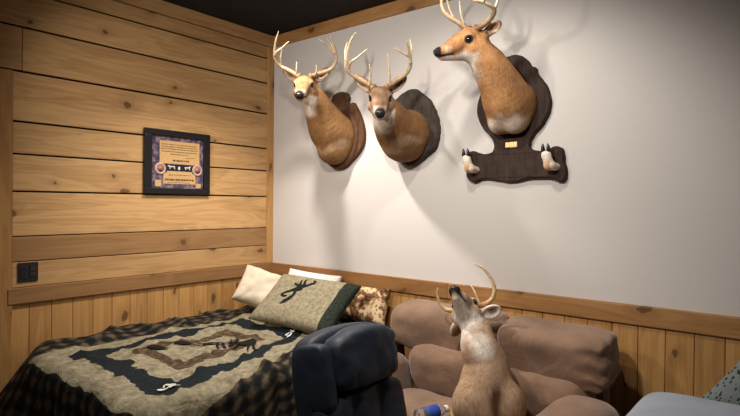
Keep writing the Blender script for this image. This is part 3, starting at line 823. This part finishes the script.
for (cs, ct, rot) in ((.915, .055, math.radians(-35)), (.90, .945, math.radians(30))):
    vv, ff = ribbon(EMB2, emb_place(cs, ct, .13, rot), .009)
    o = mesh_obj('embroidered_emblem', vv, ff, M_embw); o.parent = qo
# running deer shapes in the middle of the quilt
M_sil = plain('silhouette_patch', (.012, .011, .010), .85, .1)
M_sil2 = plain('silhouette_highlight', (.40, .42, .40), .85, .1)
DEER = [([(0, .42), (.25, .46), (.55, .44), (.78, .50)], [.10, .26, .24, .14]), ([(.75, .48), (.86, .64), (.95, .72)], [.14, .10, .04]),
        ([(.84, .66), (.84, .82), (.78, .96)], [.04, .04, .02]), ([(.88, .68), (.93, .84), (.97, .97)], [.04, .04, .02]),
        ([(.08, .42), (.02, .22), (-.10, .08)], [.12, .06, .03]), ([(.2, .4), (.22, .2), (.15, .02)], [.10, .05, .03]),
        ([(.62, .42), (.66, .2), (.78, .06)], [.10, .05, .03]), ([(.72, .44), (.84, .26), (.95, .20)], [.10, .05, .03])]
def deer_place(cs, ct, w, h, rot, flip=1):
    cr, sr = math.cos(rot), math.sin(rot)
    def f(u, v, off):
        u = (u - .5) * w * flip; v = (v - .5) * h
        return on_quilt(cs + (u * cr - v * sr) / .8, ct + (u * sr + v * cr) / 1.12, off)
    return f
for (cs, ct, w, h, rot, fl) in ((.53, .56, .20, .24, .55, 1), (.70, .66, .18, .24, .55, -1)):
    vv, ff = ribbon([(p, [w * 1.5 for w in wd]) for p, wd in DEER], deer_place(cs, ct, w, h, rot, fl), .009); o = mesh_obj('deer_applique', vv, ff, M_sil); o.parent = qo
for (cs, ct) in ((.40, .42), (.33, .30)):
    vv, ff = ribbon([([(0, .5), (.5, .55), (1, .5)], [.15, .5, .1])], deer_place(cs, ct, .12, .10, .7), .009)
    o = mesh_obj('grass_applique', vv, ff, M_sil); o.parent = qo

# ================================================================ PILLOWS
def pillow_surf(w, h, t, seed, pinch=.06, wr=.006):
    def f(u, v, side):
        e = max(0, 1 - u ** 4) ** .5 * max(0, 1 - v ** 4) ** .5
        x = u * w / 2 * (1 - pinch * (1 - u * u * 0) * (1 - v * v) * abs(u) * .9); y = v * h / 2 * (1 - pinch * (1 - u * u) * abs(v) * .9)
        a = V((x * 9 + seed * 5, y * 9, seed * 2.2 + side * 3))
        z = side * (t / 2 * e ** .85 + .003) + wr * e * (mn.noise(a) + .6 * mn.noise(a * 2.2)) 
        z += wr * 1.2 * mn.noise(V((math.atan2(v, u) * 4, seed, 0))) * (abs(u) ** 3 + abs(v) ** 3) * e
        return V((x, y, z))
    return f
def make_pillow(name, M, w, h, t, mat, seed, label, n=44, kw_settle=None, **kw):
    f = pillow_surf(w, h, t, seed, **kw); vs, fs = [], []
    m = n + 1
    U = [math.sin((i / n * 2 - 1) * math.pi / 2) for i in range(m)]
    for side in (1, -1):
        for j in range(m):
            for i in range(m): vs.append(f(U[i], U[j], side))
    for s in range(2):
        o = s * m * m
        for j in range(n):
            for i in range(n):
                q = (o + j * m + i, o + j * m + i + 1, o + (j + 1) * m + i + 1, o + (j + 1) * m + i)
                fs.append(q if s == 0 else q[::-1])
    rim = [i for i in range(m)] + [j * m + n for j in range(1, m)] + [n * m + i for i in range(n - 1, -1, -1)] + [j * m for j in range(n - 1, 0, -1)]
    for k in range(len(rim)):
        a, b = rim[k], rim[(k + 1) % len(rim)]; fs.append((a, a + m * m, b + m * m, b))
    o = mesh_obj(name, vs, fs, mat)
    if kw_settle is not None:
        M = Matrix.Translation((0, 0, -min((M @ v).z - kw_settle(*(M @ v).xy) for v in vs) + .009)) @ M
    o.matrix_world = M
    tag(o, label, 'pillow', 'pillows at the head of the bed'); return o, f
def place_frame(center, xax, yax):
    x = V(xax).normalized(); y = V(yax); y = (y - x * y.dot(x)).normalized(); z = x.cross(y)
    return axes_matrix(x, y, z, center)

def qtop(x, y): return quilt_z(x, max(y, -1.8)) if x < 1.33 else 0
M_cream = fabric('cream_pillowcase', (.66, .57, .44), .12, 8, 260)
M_white = fabric('white_pillowcase', (.80, .78, .75), .05, 8, 260)
ks = NB('tan_sham', .9, .12); o_ = ks.obj(); sx = ks.n('SeparateXYZ', {0: o_})
tn = ks.ramp(ks.noise(o_, 45, 5, .7), [(.3, (.15, .128, .08)), (.5, (.26, .226, .148)), (.72, (.38, .335, .235))])
gb = ks.ramp(ks.noise(o_, 60, 3), [(.3, (.010, .015, .012)), (.7, (.035, .042, .032))])
ks.col(ks.mix(ks.math('MAXIMUM', ks.math('GREATER_THAN', sx.outputs[0], .240), ks.math('LESS_THAN', sx.outputs[0], -.315)), tn, gb)); ks.bump(ks.noise(o_, 25, 4), .3, .008)
kc = NB('leaf_camouflage', .85, .15); o_ = kc.obj()
n1 = kc.noise(o_, 9, 2, .5, 1.2); n2 = kc.noise(o_, 28, 3, .6, .5)
cc = kc.ramp(kc.math('ADD', kc.math('MULTIPLY', n1, .6), kc.math('MULTIPLY', n2, .4)), [(.36, (.045, .022, .012)), (.42, (.17, .085, .04)), (.48, (.33, .17, .08)), (.52, (.62, .47, .29)), (.60, (.66, .52, .34)), (.64, (.26, .13, .05))], 'CONSTANT')
kc.col(cc); M_camo = kc.m
# white pillow against the wall, behind the sham
make_pillow('pillow', place_frame((.575, -.100, .735), (1, -.0, -.02), (0, .20, 1)), .54, .285, .12, M_white, 1, 'white pillow standing behind the sham against the chair rail', kw_settle=qtop, wr=.012)
# cream pillow in the corner
make_pillow('pillow', place_frame((.345, -.40, .735), (.56, .48, -.25), (-.22, .50, .70)), .32, .29, .15, M_cream, 2, 'cream wrinkled pillow at the left end, leaning towards the plank wall', kw_settle=qtop, wr=.016)
# leaf camouflage pillow at the right end
make_pillow('pillow', place_frame((1.075, -.125, .72), (1, .02, .0), (0, .32, 1)), .46, .245, .11, M_camo, 3, 'brown leaf camouflage pillow at the right end of the bed', kw_settle=qtop)
# sham with the deer-head emblem
Msh = place_frame((.905, -.49, .722), (.80, .10, -.03), (.02, .66, .50))
sham, fsh = make_pillow('pillow', Msh, .66, .42, .12, ks.m, 4, 'tan sham with black deer-head emblem and dark green end band', n=52, kw_settle=qtop)
M_emb = plain('emblem_black', (.012, .014, .013), .85, .1)
def on_sham(u, v, off):
    x = -.085 + (u - .5) * .235; y = .02 + (v - .5) * .285
    p = fsh(x / .33, y / .21, 1); return p + V((0, 0, off))
vv, ff = ribbon(EMB2, on_sham, .003)
eo = mesh_obj('emblem', vv, ff, M_emb); eo.parent = sham

# ================================================================ LOVESEAT
M_suede = fabric('brown_microfibre', (.225, .138, .090), .22, 5, 160, .85, .35, .15, .25)
nt_ = M_suede.node_tree; bp_ = [n for n in nt_.nodes if n.type == 'BUMP'][0]
tc_ = nt_.nodes.new('ShaderNodeTexCoord'); nz_ = nt_.nodes.new('ShaderNodeTexNoise'); b2_ = nt_.nodes.new('ShaderNodeBump')
nz_.inputs['Scale'].default_value = 9; nz_.inputs['Detail'].default_value = 4; nz_.inputs['Distortion'].default_value = 1.2
b2_.inputs['Strength'].default_value = .28; b2_.inputs['Distance'].default_value = .025
nt_.links.new(tc_.outputs['Object'], nz_.inputs['Vector']); nt_.links.new(nz_.outputs['Fac'], b2_.inputs['Height'])
nt_.links.new(b2_.outputs[0], bp_.inputs['Normal'])
sofa = thing('loveseat', 'brown microfibre reclining loveseat against the wainscot under the wall mounts', 'sofa', (2.16, -.55, 0))
def pad(name, c, s, p, seed, wr=.010, fr=6, fn=None, M=None, n=22, mat=None, parent=None):
    o = bm_obj(name, cushion_mesh(c, s, p, n, wr, fr, seed, M, fn), mat or M_suede, smooth=True)
    return tolocal(o, parent or sofa)
tilt = Matrix.Rotation(math.radians(10), 4, 'X')
def sag(u, P):
    P.z -= .012 * (1 - u.x ** 2) * max(0, u.z); 
    return P
def lift(u, P):
    sag(u, P)
    if u.z < 0: P.z += .045 * max(0, -u.x) * -u.z
    return P
def gather(u, P):
    sag(u, P)
    if u.z < 0: P.z += .05 * max(0, u.x) * -u.z
    if u.x > .4:
        k = (u.x - .4) / .6; P.y += .010 * k * math.sin(u.z * 11 + 2 * u.x); P.x += .006 * k * math.sin(u.z * 9); P.z += .008 * k * math.sin(u.y * 9 + u.x * 14)
    return P
tolocal(box_obj('base', (1.56, 2.80, -.92, -.12, .05, .27), M_suede, bev=.03), sofa)
for xx in (1.60, 2.74):
    for yy in (-.87, -.18): tolocal(box_obj('foot', (xx - .03, xx + .03, yy - .03, yy + .03, 0, .06), M_blk), sofa)
tolocal(box_obj('back_frame', (1.58, 2.69, -.20, -.06, .2, .76), M_suede, bev=.04), sofa)
pad('back_pillow', (1.855, -.255, .692), (.365, .135, .152), (6, 3.2, 4.2), 1, .012, 6, lift, tilt)
pad('back_pillow', (2.480, -.265, .676), (.272, .145, .152), (9, 4, 6), 2, .010, 6, gather, tilt)
pad('lumbar_cushion', (1.93, -.325, .490), (.265, .125, .15), (5, 2.8, 3.4), 3, .014, 7, None, tilt)
pad('lumbar_cushion', (2.42, -.325, .480), (.25, .125, .14), (5, 2.8, 3.4), 4, .014, 7, None, tilt)
pad('seat_cushion', (1.915, -.70, .315), (.245, .30, .10), (4, 4, 3), 5, .010)
pad('seat_cushion', (2.395, -.70, .315), (.245, .30, .10), (4, 4, 3), 6, .010)
pad('arm', (1.60, -.66, .34), (.115, .33, .245), (3, 3.6, 2.8), 7, .014, 6)
pad('arm', (2.70, -.70, .340), (.160, .34, .250), (3.2, 4, 3.0), 8, .012, 6)

# ---------------------------------------------------------------- deer mount lying on the loveseat
r4 = thing('deer_mount', 'deer mount standing on the brown loveseat, white throat and nose pointing up', 'deer mount', (2.29, -.62, .44), 'mounted deer heads')
M_back = plain('raw_backboard', (.30, .19, .09), .7, .2)
vs, fs = lathe([(.001, .0), (.165, .0), (.170, .006), (.170, .016), (.16, .020), (.001, .020)], 40, M=Matrix.Translation((2.285, -.64, .425)))
tolocal(mesh_obj('backboard', vs, fs, M_back, smooth=False), r4)
Rv = np.array([.774, .633, 0]); Fv = np.array([-.633, .774, 0])
v4 = -.38 * Rv - .46 * Fv + np.array([0, 0, .75])
fr4 = frame_of(v4, -math.degrees(math.atan2(.75, math.hypot(.38, .46))), -25)
H4 = np.array((2.122, -.528, .866))
P4 = dict(PAL, coat=(.42, .285, .185), face=(.42, .30, .20), crown=(.2, .11, .05), white=(.80, .74, .66), throat_w=.9, earback=(.33, .22, .14), earin=(.86, .80, .74), earrim=(.7, .6, .5))
def ex4(vs, Q, blend, sm, rng):
    blend(sm(.06, .02, np.linalg.norm((Q - [0, .10, -.075]) / [1.2, 2.2, 1], axis=1)) * .7, (.34, .29, .25))
    blend(sm(.085, .045, np.linalg.norm((vs - np.array(b4(-.035, -.06, .785))) / [1, 1, 1.15], axis=1) + .012 * rng) * .9, (.80, .74, .66))
    d = np.abs((vs - [2.29, -.62, .5]) @ np.array([.774, .633, 0]))
    blend(sm(.030, .008, d + .010 * rng) * sm(.64, .58, vs[:, 2]) * .95, (.07, .036, .018))
ear4 = ((.055, -.05, .030), (.160, -.045, .045), (.25, .35, -.9))
ear4r = ((.055, -.05, .030), (.120, -.150, .02), (.3, .3, .9))
def b4(l, f, z): p = np.array([2.29, -.64, 0]) + Rv * l + Fv * f; return (p[0], p[1], z)
make_deer(r4, H4, fr4, [(b4(0, 0, .48), .135), (b4(-.005, .01, .56), .125), (b4(.002, .03, .66), .103), (b4(-.030, .05, .745), .087), ((2.184, -.545, .800), .072)],
          ((1.95, -.95, .41), (2.62, -.22, 1.20)), [ear4, ear4r], P4, cut=lambda X, Y, Z: .443 - Z, extra=ex4,
          blobs=[(b4(-.085, -.045, .50), (.085, .085, .11)), (b4(.085, -.045, .50), (.085, .085, .11))], grooves=[(b4(.005, -.175, .40), b4(0, -.145, .60), .040, .008)])
gen = [[-.036, -.005, .066], [-.09, -.03, .085], [-.14, -.025, .115], [-.165, .015, .15], [-.16, .07, .185], [-.135, .125, .21], [-.09, .165, .225]]
genL = [[.036, -.005, .066], [.09, -.03, .085], [.14, -.025, .105], [.165, .01, .13], [.16, .06, .15], [.145, .10, .16]]
gen = [[p * .9 for p in q] for q in gen]; genL = [[p * .9 for p in q] for q in genL]
make_antler(r4, H4, fr4, gen, [([[-.06, -.015, .075], [-.05, .03, .12], [-.035, .06, .15]], .007)], r0=.015, base=(.38, .22, .09), tip=(.72, .56, .33))
make_antler(r4, H4, fr4, genL, [([[.06, -.015, .075], [.06, .03, .11], [.05, .06, .13]], .007)], r0=.015, base=(.38, .22, .09), tip=(.72, .56, .33))

# ---------------------------------------------------------------- water bottle on the seat
kw = NB('clear_plastic', .08, .5); kw.col((.85, .9, .92)); kw.b.inputs['Transmission Weight'].default_value = .9; kw.b.inputs['IOR'].default_value = 1.33
M_lab = plain('blue_label', (.03, .07, .38), .4, .4, vary=.7, scale=25, bump=0)
M_cap = plain('white_cap', (.72, .74, .76), .4, .4, bump=0)
bt = thing('water_bottle', 'small clear water bottle with blue label lying on the loveseat seat', 'bottle', (2.07, -.83, .46))
Mb = Matrix.Translation((2.10, -.815, .453)) @ Matrix.Rotation(math.radians(72), 4, 'Z') @ Matrix.Rotation(math.radians(90), 4, 'Y') 
prof = [(.001, -.09), (.026, -.09), (.031, -.082), (.031, -.05), (.029, -.045), (.031, -.04), (.031, .035), (.029, .05), (.014, .075), (.013, .085), (.001, .086)]
vs, fs = lathe(prof, 20, M=Mb); tolocal(mesh_obj('bottle_body', vs, fs, kw.m), bt)
vs, fs = lathe([(.0315, -.035), (.0318, -.034), (.0318, .028), (.0315, .029)], 20, M=Mb); tolocal(mesh_obj('label', vs, fs, M_lab), bt)
vs, fs = lathe([(.016, .076), (.0165, .078), (.0165, .092), (.015, .094), (.001, .094)], 20, M=Mb); tolocal(mesh_obj('cap', vs, fs, M_cap), bt)

# ================================================================ OFFICE CHAIR
M_navy = NB('navy_leather', .55, .35)
nz = M_navy.noise(M_navy.obj(), 9, 4); M_navy.col(M_navy.mix(nz, (.010, .016, .030), (.020, .031, .050)))
M_navy.bump(M_navy.math('ADD', nz, M_navy.math('MULTIPLY', M_navy.noise(M_navy.obj(), 240, 2), .25)), .25, .006); M_navy = M_navy.m
ch = thing('office_chair', 'dark navy leather office chair with padded headrest in front of the bed', 'chair', (2.22, -1.36, 0))
lean = math.radians(-11)
Mc = Matrix.Translation((2.155, -1.345, .455)) @ Matrix.Rotation(lean, 4, 'Y')
def cpad(name, c, s, p, seed, wr=.006, fr=7, fn=None, rot=None, n=20):
    bm = cushion_mesh((0, 0, 0), s, p, n, wr, fr, seed, None, fn)
    M = Mc @ Matrix.Translation(c) @ (rot or Matrix.Identity(4))
    bmesh.ops.transform(bm, matrix=M, verts=bm.verts)
    return tolocal(bm_obj(name, bm, M_navy, smooth=True), ch)
def arch(u, P):
    P.z += -.03 * u.y ** 2 * max(0, u.z); return P
def tuft(u, P):
    for q in (-.33, .33): P.x -= .018 * math.exp(-((u.y - q) / .08) ** 2) * max(0, u.x)
    return P
def seam(u, P):
    arch(u, P)
    for q in (-.45, .2, .62): P.x -= .006 * math.exp(-((u.y - q - .12 * u.z) / .05) ** 2) * max(0, u.x) * (1 - u.z) * .6
    return P
cpad('back_shell', (-.070, 0, .232), (.058, .240, .268), (5, 8, 7), 1, .003, 6, arch, n=26)
cpad('headrest', (-.002, .026, .378), (.074, .186, .112), (4, 7, 6), 2, .010, 9, seam, n=30)
cpad('back_cushion', (-.014, 0, .120), (.060, .238, .140), (4, 8, 6), 3, .009, 9, tuft, n=30)
cpad('wing', (-.026, -.200, .340), (.078, .036, .122), (5, 4, 6), 4, .006, 9)
cpad('wing', (-.055, .216, .348), (.045, .024, .120), (5, 4, 5), 5, .005, 9)
bm = cushion_mesh((2.36, -1.36, .44), (.25, .25, .065), (4, 4, 2.6), 20, .006, 7, 6)
tolocal(bm_obj('seat', bm, M_navy, smooth=True), ch)
bm = bmesh.new(); add_box(bm, 2.08, 2.14, -1.40, -1.32, .37, .56, bev=.01); add_box(bm, 2.08, 2.40, -1.40, -1.32, .36, .39, bev=.008)
tolocal(bm_obj('tilt_bracket', bm, M_out), ch)
vs, fs = lathe([(.03, .08), (.03, .24), (.02, .245), (.02, .365)], 16, M=Matrix.Translation((2.34, -1.36, 0))); tolocal(mesh_obj('gas_lift', vs, fs, M_out), ch)
for k in range(5):
    a = 2 * math.pi * k / 5 + .3; d = V((math.cos(a), math.sin(a), 0)); b = V((2.34, -1.36, 0))
    vs, fs = tube([b + V((0, 0, .10)), b + d * .15 + V((0, 0, .09)), b + d * .27 + V((0, 0, .068))], [.022, .018, .014], 8)
    lg = mesh_obj('base_leg', vs, fs, M_out); tolocal(lg, ch)
    vs, fs = lathe([(.001, -.012), (.026, -.012), (.028, -.008), (.028, .008), (.026, .012), (.001, .012)], 14, M=Matrix.Translation(b + d * .27 + V((0, 0, .028))) @ Matrix.Rotation(a + math.pi / 2, 4, 'Z') @ Matrix.Rotation(math.pi / 2, 4, 'Y'))
    w = mesh_obj('caster', vs, fs, M_out); tolocal(w, ch); w.parent = lg

# ================================================================ PALE BLUE DAYBED AND PILLOW
M_blue = fabric('pale_blue_cover', (.32, .36, .42), .08, 7, 240, .9, .2)
db = thing('daybed', 'low bed with smooth pale blue cover at the lower right edge', 'bed', (3.37, -1.05, 0))
def crown(u, P):
    P.z -= .006 * (u.x ** 2 + u.y ** 2) * max(0, u.z); return P
bm = cushion_mesh((3.365, -1.145, .455), (.475, .875, .180), (12, 20, 9), 30, .004, 4, 3, None, crown)
tolocal(bm_obj('covered_mattress', bm, M_blue, smooth=True), db)
tolocal(box_obj('bed_base', (2.92, 3.82, -2.0, -.04, .10, .268), M_boxs, bev=.02), db)
for xx in (2.97, 3.77):
    for yy in (-1.93, -.13): tolocal(box_obj('leg', (xx - .025, xx + .025, yy - .025, yy + .025, 0, .11), M_blk), db)
kg = NB('leaf_print', .9, .1); o_ = kg.obj()
vo = kg.n('TexVoronoi', {'Vector': kg.mapv(o_, (38, 80, 38), rot=(0, 0, .6)), 'Scale': 1.0}); 
kg.col(kg.mix(kg.ramp(vo.outputs['Distance'], [(.30, g(1)), (.38, g(0))]), (.20, .23, .23), (.030, .038, .036)))
po, _ = make_pillow('pillow', place_frame((3.375, -.14, .60), (.55, 0, .83), (-.83, .12, .55)), .46, .46, .12, kg.m, 9, 'grey pillow with dark leaf print at the far right edge', kw_settle=lambda x, y: .272)
del po['group']

# ================================================================ LIGHT, CAMERA
def spot(loc, e, size=.05, ang=150, col=(1, .915, .83), blend=.6, aim=None):
    l = bpy.data.lights.new('ceiling_spot', 'SPOT'); l.energy = e; l.shadow_soft_size = size; l.spot_size = math.radians(ang); l.spot_blend = blend; l.color = col
    o = bpy.data.objects.new('ceiling_spot', l); COL.objects.link(o); o.location = loc
    d = V(aim) - V(loc) if aim else V((0, 0, -1)); o.rotation_euler = d.to_track_quat('-Z', 'Y').to_euler()
    return o
spot((1.0, -.86, 2.76), 58, .045, 116, blend=.7)
spot((2.15, -1.05, 2.76), 18, .05, 130, aim=(2.0, -.5, 1.3))
spot((1.05, -2.35, 2.55), 38, .08, 120, aim=(.8, -.3, 1.45), blend=1)
spot((2.3, -2.15, 2.55), 50, .07, 108, aim=(1.6, -.2, 1.2), blend=1)
w = bpy.data.worlds.new('World'); SC.world = w; w.use_nodes = True
w.node_tree.nodes['Background'].inputs[0].default_value = (.9, .85, .8, 1); w.node_tree.nodes['Background'].inputs[1].default_value = .05

cam = bpy.data.cameras.new('camera'); co = bpy.data.objects.new('camera', cam); COL.objects.link(co)
cam.sensor_fit = 'HORIZONTAL'; cam.sensor_width = 36; cam.lens = 36 * 534 / 740; cam.clip_start = .02
x = V((.7740, .6331, .0100)); f = V((-.6331, .7740, -.0080)).normalized(); x = (x - f * x.dot(f)).normalized()
up = x.cross(f)
co.matrix_world = axes_matrix(x, up, -f, (3.437, -2.920, 1.42))
SC.camera = co
SC.view_settings.view_transform = 'Standard'; SC.view_settings.look = 'None'; SC.view_settings.gamma = 1; SC.view_settings.exposure = 1.38
